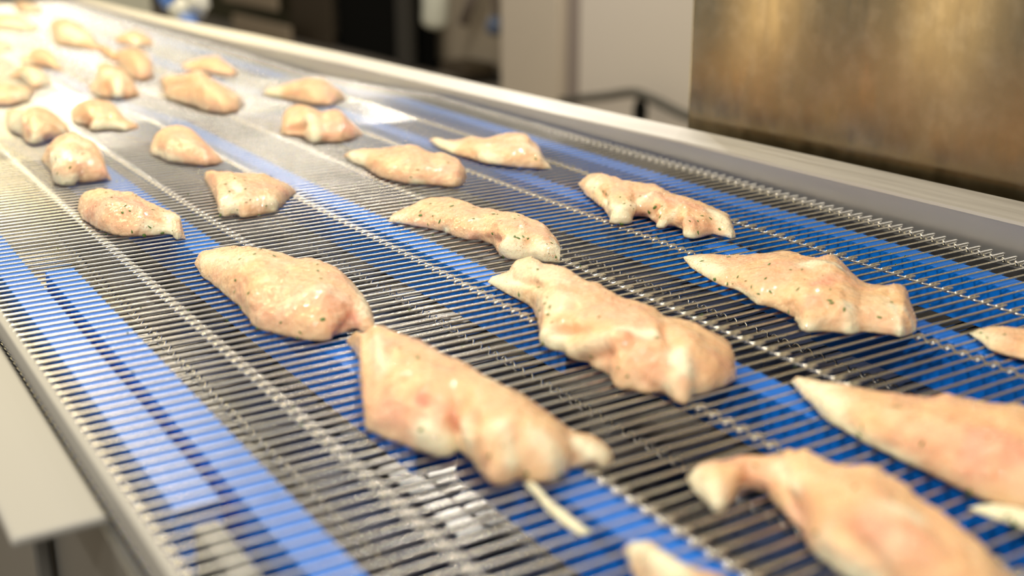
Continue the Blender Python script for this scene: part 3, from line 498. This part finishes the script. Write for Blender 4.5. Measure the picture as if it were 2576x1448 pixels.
('p17','4738,12742,4741,12750,1;4680,12512,4756,12716,34;4677,12418,4809,12768,57;4678,12328,4822,12707,62;4680,12232,4836,12641,68;4681,12130,4851,12570,74;4681,12018,4886,12544,88;4680,11902,4923,12520,103;4680,11783,4962,12495,118;4679,11663,5003,12471,133;4676,11536,5034,12420,145;4672,11408,5063,12363,155;4668,11283,5093,12311,164;4675,11187,5127,12268,171;4708,11154,5163,12232,174;4740,11122,5200,12203,175;4770,11091,5206,12104,163;4799,11062,5186,11953,139;4852,11091,5177,11833,117;4928,11177,5177,11741,96;5010,11282,5192,11693,74;5090,11388,5189,11610,42;5163,11485,5182,11528,8',(('f',4712,12533,-20,4694,12136,-9,60,0.9),('p',4702,11723,43,4843,11158,86,106,0.7),('b',4737,11797,78,4863,11284,127,74,2),('c',4686,12117,-23,4685,11681,10,29,-2),),''),
('p18','4200,14811,4203,14820,2;4152,14542,4253,14898,65;3760,13099,4062,14141,131;3750,12946,4074,14057,141;3739,12784,4083,13953,154;3730,12621,4082,13807,169;3729,12476,4089,13681,180;3727,12328,4102,13566,187;3726,12177,4139,13528,204;3716,12000,4178,13492,223;3703,11814,4199,13394,234;3691,11631,4217,13289,244;3679,11453,4187,13032,232;3696,11367,4167,12815,220;3715,11289,4148,12606,205;3733,11214,4132,12414,189;3755,11160,4129,12268,174;3794,11158,4137,12162,158;3838,11176,4148,12075,141;3880,11192,4160,11998,126;3929,11239,4175,11941,111;4070,11547,4222,11977,76;4204,11838,4214,11867,5',(('c',3812,13288,-51,3834,12492,134,39,-5),('b',3855,13358,32,3874,12605,153,44,2.5),('b',3742,12778,-52,3795,11281,108,84,3),('p',3791,13081,3,3817,12563,107,43,1),('f',3967,11482,125,4021,11440,5,47,0.8),),''),
('p19','4894,16143,4898,16155,2;4772,15633,4902,16059,53;4804,15596,4964,16112,64;4841,15553,5014,16108,76;4868,15463,5067,16098,91;4884,15331,5131,16108,108;4900,15194,5200,16123,126;4921,15067,5256,16092,139;4947,14958,5306,16045,147;4973,14855,5353,15991,152;5013,14803,5317,15699,124;5051,14755,5296,15468,98;5085,14712,5279,15272,74;5155,14784,5268,15108,47;5260,14970,5275,15012,6',(('c',4780,15630,-162,4908,15430,-107,36,-2),('b',4971,15285,-69,5111,14834,-108,81,2),),''),
('p20','1831,9940,1832,9944,1;1811,9746,1847,9942,44;1813,9649,1876,9989,82;1796,9448,1901,10012,128;1728,9009,1928,10026,168;1740,8934,1959,10047,200;1758,8883,1992,10059,221;1785,8864,2031,10085,234;1813,8847,2073,10117,242;1846,8849,2113,10129,244;1883,8871,2153,10144,245;1917,8879,2160,10004,221;1951,8886,2180,9929,207;1982,8892,2201,9871,196;2013,8897,2213,9784,180;2041,8903,2219,9680,160;2066,8907,2206,9508,127;2093,8923,2141,9130,47;2117,8941,2119,8949,2',(('f',1801,9313,172,1815,9053,166,65,1.2),('f',1959,9384,240,2034,9333,211,48,1.2),('b',2019,9527,245,2093,9527,201,36,3),('b',1756,9010,102,1885,8971,138,69,4),('f',1799,9002,141,1893,9022,164,40,1),('c',1907,9029,164,1883,8872,16,23,-5),('c',1769,9121,137,1856,9041,174,26,-3),('p',1965,9049,155,2047,8944,73,87,0.8),('b',2017,9123,171,2052,8924,50,71,3),('f',1738,8966,38,1839,8854,32,52,1),('p',1892,8975,138,1880,8900,80,23,1),),'1798,9135,172;1801,9091,169;1959,9079,170;2106,9289,176;2102,9214,163;1820,9823,15;1765,8936,85;1989,9204,200;2018,9187,188;1833,8916,109'),
('p21','2563,12192,2564,12199,1;2486,11741,2572,12144,68;2457,11490,2588,12098,95;2467,11402,2626,12139,119;2482,11328,2656,12124,138;2476,11155,2684,12094,157;2468,10972,2718,12078,170;2496,10934,2748,12034,176;2526,10896,2783,12002,178;2567,10904,2811,11938,172;2609,10914,2839,11875,164;2645,10899,2859,11782,153;2673,10862,2870,11662,138;2700,10826,2851,11428,104;2726,10793,2841,11244,74;2768,10830,2851,11152,57;2808,10865,2872,11113,47;2843,10897,2888,11067,33;2875,10924,2887,10972,9',(('c',2477,11172,20,2486,11055,87,29,-4),('f',2494,10963,46,2694,10850,31,56,1),('b',2513,11364,114,2701,11017,109,72,3),('f',2470,11606,-10,2483,11340,20,37,0.7),('c',2716,10940,83,2736,10811,23,28,-2),),''),
('p22','1974,12249,1975,12255,1;1901,11703,1996,12283,97;1870,11381,1994,12127,117;1866,11202,2007,12040,133;1876,11087,2021,11945,143;1892,11000,2035,11840,153;1861,10660,2060,11785,169;1881,10583,2102,11814,193;1908,10539,2136,11788,200;1949,10557,2175,11780,202;1993,10595,2210,11747,194;2034,10618,2244,11712,183;2077,10656,2273,11656,167;2126,10727,2289,11547,141;2172,10793,2304,11452,116;2215,10859,2314,11342,88;2255,10921,2322,11247,61;2290,10976,2295,11000,4',(('c',1957,11019,183,1882,10636,61,31,-4),('f',1908,11437,121,1902,11063,78,71,1),('p',1908,10873,142,1899,10695,108,27,1),('b',1986,10835,170,2045,10677,83,81,3),('c',2021,10621,37,2042,10625,0,30,-4),('f',1888,10600,51,1961,10568,13,53,1),('f',2177,10866,83,2242,10901,5,48,0.8),),''),
('p23','2121,14849,2123,14858,1;2085,14441,2157,14942,76;2015,13794,2180,14903,141;2043,13738,2211,14856,148;2072,13676,2242,14792,158;2104,13610,2280,14745,164;2138,13541,2322,14708,167;2178,13506,2362,14643,164;2221,13482,2401,14572,157;2268,13484,2442,14510,147;2329,13568,2488,14489,135;2388,13649,2535,14488,122;2444,13725,2584,14506,106;2495,13796,2627,14514,94;2630,14318,2697,14680,57;2733,14676,2746,14750,11',(('f',2338,13657,-40,2638,14345,-155,59,0.8),('b',2136,13774,-9,2383,13713,-49,67,3),),''),
('p23b','2707,16207,2709,16218,2;2723,16108,2749,16258,22;2741,15978,2798,16311,49;2762,15831,2859,16397,87;2751,15501,2923,16471,130;2746,15197,2963,16395,155;2747,14929,3002,16305,169;2799,14920,3034,16167,161;2859,14968,3067,16053,143;2928,15073,3066,15780,99;2993,15186,3062,15538,52;3048,15282,3060,15342,9',(('f',2801,15563,-41,2914,15134,-89,144,1),('c',2763,15771,-135,2753,15368,-125,29,-3),),''),
('p24','3140,17701,3142,17714,2;3096,17282,3206,17896,72;3126,17208,3252,17900,82;3160,17123,3307,17920,98;3196,17023,3409,18160,139;3231,16904,3489,18255,162;3266,16784,3537,18181,168;3296,16651,3568,18022,166;3325,16526,3564,17711,143;3361,16462,3512,17201,92;3407,16472,3475,16805,45;3445,16480,3454,16527,6',(('f',3117,17368,-123,3151,17164,-151,64,0.8),('b',3295,17202,-38,3345,16746,-72,74,3),('c',3246,16875,-143,3298,16868,-80,31,-3),),''),
('p25','4385,17584,4399,17638,7;4202,16746,4391,17501,96;4093,16177,4425,17481,151;4046,15822,4438,17350,184;3996,15446,4453,17212,214;3969,15155,4480,17102,236;3955,14908,4512,17002,248;4004,14896,4545,16908,248;4053,14894,4573,16803,238;4106,14920,4547,16521,205;4177,15028,4533,16309,172;4237,15119,4301,15349,34',(('p',3987,15020,-59,4134,14971,-133,87,0.9),('b',4096,15749,16,4176,15265,8,81,2),('c',4004,15261,-50,3960,14917,-138,34,-3),),''),
('p25b','3323,14722,3325,14731,1;3279,14401,3339,14668,42;3231,14040,3359,14596,80;3200,13736,3422,14682,130;3202,13553,3615,15300,233;3220,13426,3668,15290,250;3248,13331,3699,15184,250;3275,13235,3720,15031,243;3322,13215,3724,14815,221;3378,13242,3736,14642,198;3436,13285,3716,14363,155;3509,13395,3699,14122,111;3573,13493,3662,13829,55;3629,13578,3643,13628,8',(('c',3250,13562,9,3242,13354,-97,39,-6),('c',3453,13423,6,3397,13260,-84,35,-5),('f',3371,13474,56,3309,13239,-62,43,1.3),('b',3387,13507,65,3299,13244,-61,35,3),('f',3356,13943,110,3489,13694,78,98,0.8),),''),
('p26','4978,19874,4982,19891,2;4857,19253,4989,19775,56;4839,19000,5049,19823,85;4845,18814,5116,19864,112;4863,18653,5195,19928,138;4896,18538,5271,19957,154;4929,18423,5341,19957,162;5000,18445,5379,19842,152;5073,18486,5386,19625,127;5142,18530,5378,19383,97;5213,18608,5365,19152,65;5273,18673,5281,18703,4',(('c',4844,18879,-166,4892,18622,-131,48,-4),('c',5024,18463,-160,5147,18562,-141,36,-3),('f',4960,18737,-67,4944,18452,-136,72,0.8),),''),
('p27','4591,22731,4595,22753,2;4328,21278,4539,22325,112;4026,19642,4515,22000,199;4000,19260,4572,21990,232;4031,19123,4630,21955,267;4068,18988,4668,21791,271;4105,18850,4693,21553,265;4148,18737,4699,21226,249;4193,18635,4695,20867,229;4235,18538,4681,20492,206;4273,18440,4640,20025,170;4305,18344,4579,19509,125;4354,18347,4519,19041,78;4471,18645,4500,18766,15',(('f',4164,19793,40,4288,18898,-24,160,1),('c',4097,19921,-33,4028,19282,-100,43,-2),('b',4214,19754,57,4318,18576,-80,98,2),),''),
('p27b','4513,19097,4528,19160,8;4435,18694,4506,18992,39;4345,18229,4492,18842,68;4308,17965,4499,18756,86;4278,17721,4488,18586,95;4257,17507,4472,18386,101;4244,17323,4462,18209,103;4231,17145,4450,18026,97;4234,17038,4440,17860,90;4278,17097,4428,17694,73;4316,17149,4400,17483,43;4348,17193,4381,17323,17',(),''),
('p28','3649,23502,3653,23525,2;3632,23114,3712,23625,51;3609,22655,3795,23818,102;3625,22393,3877,23941,130;3679,22318,3943,23917,145;3734,22221,4019,23920,157;3790,22112,4102,23934,167;3847,22001,4179,23899,173;3906,21903,4233,23740,169;3965,21818,4287,23591,164;4021,21737,4288,23176,133;4082,21706,4293,22822,100;4162,21798,4321,22628,79;4238,21902,4350,22483,57;4343,22185,4351,22226,4',(('f',3868,22398,-58,4026,21947,-95,204,0.9),('c',4023,21743,-168,4125,21861,-122,40,-3),),''),
('p29','3108,19921,3111,19937,2;3098,19731,3130,19931,25;3084,19490,3157,19951,52;3069,19220,3195,20002,78;3081,19101,3224,19975,89;3098,18993,3255,19948,98;3129,18965,3283,19895,97;3170,18996,3310,19830,89;3209,19026,3337,19779,79;3260,19134,3352,19672,60;3315,19286,3361,19555,33;3361,19414,3372,19476,7',(('f',3145,19089,-115,3177,19066,-129,116,0.8),),''),
('p30','4844,27239,4849,27269,3;4738,26474,4853,27117,55;4652,25781,4895,27121,100;4648,25496,4974,27273,135;4644,25189,4985,27027,141;4662,24978,5006,26815,140;4729,25020,5039,26658,133;4796,25062,5079,26537,122;4860,25101,5093,26302,98;4936,25229,5107,26099,75;5010,25371,5124,25946,52;5072,25490,5083,25543,5',(('c',4668,24989,-175,4799,25241,-108,46,-2),('f',4713,25413,-87,4799,25241,-108,116,0.8),),''),
('p2','3585,3458,3586,3459,0;3553,3399,3620,3462,26;3520,3337,3620,3431,37;3497,3285,3622,3402,45;3477,3235,3627,3374,53;3455,3181,3634,3346,61;3427,3122,3639,3317,69;3400,3063,3645,3286,77;3395,3024,3651,3253,83;3390,2985,3656,3220,89;3384,2945,3663,3187,94;3378,2904,3673,3157,100;3373,2863,3685,3128,106;3369,2823,3697,3098,111;3365,2782,3714,3071,117;3362,2743,3732,3045,123;3360,2704,3743,3012,127;3357,2665,3754,2980,130;3361,2631,3773,2954,135;3366,2598,3793,2928,141;3371,2566,3818,2906,148;3370,2529,3847,2887,156;3363,2488,3869,2862,162;3358,2448,3879,2828,165;3358,2414,3885,2793,166;3358,2380,3890,2757,168;3360,2349,3907,2731,172;3364,2319,3925,2706,175;3368,2290,3941,2681,178;3375,2265,3957,2656,180;3381,2239,3973,2632,182;3389,2216,3980,2604,181;3399,2196,3987,2576,179;3410,2176,3993,2550,177;3427,2162,3997,2523,173;3443,2149,4001,2499,168;3459,2136,4007,2477,161;3477,2125,4012,2457,153;3518,2132,4005,2430,142;3557,2138,4000,2406,130;3595,2144,3995,2384,118;3632,2149,3990,2363,107;3745,2207,3940,2322,63;3887,2284,3888,2285,0',(('f',3560,3411,4,3429,3063,55,68,0.8),('b',3454,3086,69,3469,2365,136,95,4),('p',3408,2652,85,3456,2349,128,102,0.8),('p',3531,2415,160,3494,2286,138,57,1),('f',3399,3027,22,3366,2611,19,34,0.6),('c',3370,2707,42,3491,2690,129,30,-1.5),),'3395,2880,54;3381,2887,27;3481,2832,115;3511,2417,154;3362,2367,23;3409,2602,83;3495,2799,122'),
('p3','4744,3447,4746,3448,0;4716,3403,4768,3440,14;4699,3364,4797,3434,26;4673,3316,4816,3417,36;4633,3255,4838,3400,47;4623,3215,4860,3380,56;4617,3177,4883,3360,63;4623,3147,4903,3338,67;4630,3116,4920,3312,70;4637,3087,4938,3287,71;4651,3062,4952,3261,71;4671,3043,4964,3234,70;4690,3024,4976,3209,67;4707,3006,4990,3188,63;4747,3006,4986,3159,52;4812,3026,4963,3121,36;4871,3044,4945,3090,19;4924,3060,4932,3065,2',(('f',4735,3434,1,4678,3262,45,57,0.6),),'4726,3373,27;4722,3239,62;4684,3307,32'),
('p1','2620,3002,2621,3003,0;2574,2917,2646,2999,40;2562,2872,2678,3002,61;2551,2827,2701,2994,74;2540,2781,2726,2986,84;2522,2726,2750,2976,89;2554,2728,2779,2971,88;2607,2750,2806,2961,89;2686,2799,2829,2946,88;2732,2810,2852,2930,86;2747,2784,2876,2912,87;2754,2749,2899,2892,92;2748,2701,2920,2867,101;2727,2636,2943,2844,116;2699,2565,2973,2824,137;2665,2488,3004,2805,161;2618,2399,2989,2741,165;2595,2336,2982,2687,171;2594,2294,2989,2645,180;2581,2242,2999,2607,188;2585,2206,3028,2585,201;2588,2170,3058,2564,212;2592,2135,3068,2527,215;2595,2100,3057,2474,210;2598,2066,3043,2419,203;2601,2032,3044,2378,203;2604,1999,3027,2323,195;2607,1967,3012,2273,187;2609,1935,3013,2235,185;2612,1905,3011,2197,181;2622,1881,3005,2157,175;2636,1862,2999,2119,168;2650,1844,2994,2084,161;2663,1826,2990,2050,153;2676,1809,2984,2017,143;2689,1792,2978,1986,132;2701,1776,2973,1958,120;2721,1767,2968,1931,107;2758,1771,2964,1905,94;2793,1776,2960,1882,79;2827,1780,2957,1861,64;2860,1784,2946,1837,44;2892,1787,2934,1814,23;2922,1791,2924,1793,1',(('c',2703,2805,23,2755,2750,18,22,-6),('b',2604,2873,74,2712,2834,80,33,4),('b',2555,2795,48,2530,2733,29,35,4),('f',2609,2963,32,2540,2733,29,48,0.8),('b',2887,2766,115,2735,2588,103,25,4),('f',2812,2739,106,2731,2563,118,33,0.6),('c',2787,2681,111,2672,2496,42,25,-4),('p',2711,2587,35,2626,2411,33,27,0.7),('b',2758,2430,180,2679,2034,145,77,5),('p',2676,2193,163,2690,2051,154,61,1.1),('f',2755,2186,194,2781,2137,192,37,0.8),('f',2598,2298,36,2597,2103,28,50,0.7),('c',2637,2277,129,2629,2095,104,31,-2),),'2747,2324,197;2622,2358,88;2784,2822,79'),
('p10','2126,2723,2127,2723,0;2089,2654,2132,2708,33;2059,2593,2139,2694,56;2031,2533,2147,2678,74;2023,2498,2154,2660,87;2015,2461,2161,2641,100;2006,2424,2162,2612,106;2003,2391,2162,2582,107;2010,2371,2162,2551,105;2017,2351,2164,2522,103;2025,2331,2168,2495,100;2032,2310,2174,2471,99;2040,2290,2183,2450,98;2048,2271,2192,2431,96;2066,2264,2202,2413,93;2083,2257,2212,2396,89;2100,2250,2218,2377,82;2115,2243,2224,2359,75;2130,2237,2231,2343,67;2144,2232,2237,2329,59;2157,2226,2243,2315,53;2195,2251,2236,2292,28;2230,2273,2232,2275,1',(('f',2089,2628,56,2082,2407,100,62,0.9),('b',2062,2498,100,2079,2314,82,36,4),),'2081,2502,106;2059,2532,84'),
('p31','3290,2310,3291,2310,0;3289,2292,3304,2303,8;3286,2272,3320,2296,15;3288,2253,3334,2285,21;3292,2234,3348,2272,26;3296,2213,3363,2258,31;3300,2192,3373,2240,33;3305,2170,3384,2222,36;3310,2148,3395,2203,39;3314,2125,3406,2184,41;3322,2106,3416,2166,41;3335,2092,3423,2147,39;3348,2079,3431,2130,37;3360,2067,3440,2116,33;3371,2056,3447,2103,30;3407,2064,3445,2087,17;3442,2073,3445,2076,2',(('f',3290,2310,0,3401,2067,19,82,1.4),),'3313,2177,22;3313,2146,13'),
('strand','2092,3268,2096,3274,2;2088,3234,2113,3273,15;2079,3189,2121,3253,23;2068,3135,2119,3212,26;2057,3079,2108,3155,26;2051,3028,2098,3098,24;2047,2982,2094,3049,24;2045,2938,2092,3005,24;2047,2902,2091,2964,23;2051,2871,2092,2929,20;2062,2855,2094,2900,15;2080,2852,2101,2881,10;2106,2865,2110,2871,2',(('f',2094,3253,9,2079,2854,5,85,1.4),),''),
]
LABELS = {
  'p1': 'large chicken strip at the bottom right with a twisted pale left end',
  'p2': 'long smooth chicken strip running off the right edge of the picture',
  'p3': 'small pointed chicken end entering at the right edge above the long smooth strip',
  'p4': 'wide flat chicken strip speckled with herbs and white fat, tip pointing left, nearest the rail',
  'p5': 'folded chicken strip with hanging lobes, lying nearest the rail in the middle distance',
  'p6': 'long lumpy chicken strip in the centre, touching the pink twisted strip behind it',
  'p7': 'pink twisted chicken strip in sharp focus with a lumpy right end and bright green herbs',
  'p8': 'large blurred chicken strip front centre with a white fat lump and knobbed right end',
  'p9': 'broad smooth pink chicken strip, its right tip touching the large front centre strip',
  'p10': 'rounded tip of a chicken strip rising from the bottom edge over the blue strip',
  'p11': 'smooth pink chicken piece at the left with a thin white fat tail',
  'p12': 'diamond-shaped chicken piece with green flecks and a pale flap at its lower left',
  'p13': 'plump wet chicken strip with a pointed left tip and glistening rounded right end',
  'p14': 'ridged chicken strip with a thin pale left tip, just behind the plump wet strip',
  'p15': 'smooth dome-shaped pink chicken piece with a small yellow nub on its left',
  'p16': 'crumpled two-lobed chicken piece with a pinker right lobe, directly below the slender far fillet',
  'p17': 'slender chicken fillet with a narrow left end, nearest the far part of the rail',
  'p18': 'forked chicken piece with a thin upper arm, in front of the small orange fillet',
  'p19': 'small orange-tinted chicken fillet directly behind the forked piece',
  'p20': 'crumpled herb-covered chicken lump at the left with creamy fat folds on top',
  'p21': 'humped chicken piece with a thin flat right tail, left of the dome-shaped one',
  'p22': 'pale yellowish chicken piece with a dark hollow beneath, directly behind the herb-covered lump',
  'p23': 'yellow-pink chicken piece cut by the left edge, just above the piece with dark hollow',
  'p23b': 'bright yellow chicken lump right of the piece cut by the left edge',
  'p24': 'pinkish far chicken piece with a sloping right side, behind the bright yellow lump',
  'p25': 'upright far chicken piece with a pink lower end, rear one of the stuck pair',
  'p25b': 'far chicken piece with dark hollows and a white fat streak, front of the stuck pair',
  'p26': 'small brownish far chicken piece near the rail, just above the stuck pair',
  'p27': 'long yellow far chicken piece in the upper left, sloping down to the right',
  'p27b': 'thin yellow chicken sliver joining the long far piece to the stuck pair',
  'p28': 'far chicken piece at the top left, lying along the edge of the picture',
  'p29': 'small far chicken piece half cut by the left edge below the top corner',
  'p30': 'farthest chicken piece, at the very top left of the belt',
}
for code, st, feats, herbs in PIECES:
    if code == 'strand':
        piece(code, st, feats, herbs, 'pale yellowish thread of skin lying on the belt below the large front strip', 'skin_shred', 'skin shred', 'loose scraps on the belt')
    elif code == 'p31':
        piece(code, st, feats, herbs, 'pale flat scrap of fat on the wires under the long smooth strip', 'fat_scrap', 'fat scrap', 'loose scraps on the belt')
    else: piece(code, st, feats, herbs, LABELS[code])
# crumbs of herb and marinade left on the wires
R = random.Random(3); V = []; F = []
for _ in range(170):
    x = R.uniform(.12, .58); y = R.uniform(.35, 1.1); s = R.uniform(.0003, .0008); b = len(V); a0 = R.uniform(0, 6.28)
    yy = Y0 + round((y-Y0)/PT)*PT
    for q in range(6):
        a = a0 + q*math.pi/3; V.append((x+math.cos(a)*s*R.uniform(.7, 1.4), yy+math.sin(a)*s*.6, .0002+R.uniform(0, .0003)))
    V.append((x, yy, .0006)); V.append((x, yy, -.0004))
    for q in range(6): F.append((b+q, b+(q+1) % 6, b+6)); F.append((b+(q+1) % 6, b+q, b+7))
o = mesh_obj('herb_crumbs', V, F, M_herb, None, False, (0, 0, BZ)); tag(o, 'scattered green herb crumbs stuck to the belt wires', 'herbs', None, 'stuff')
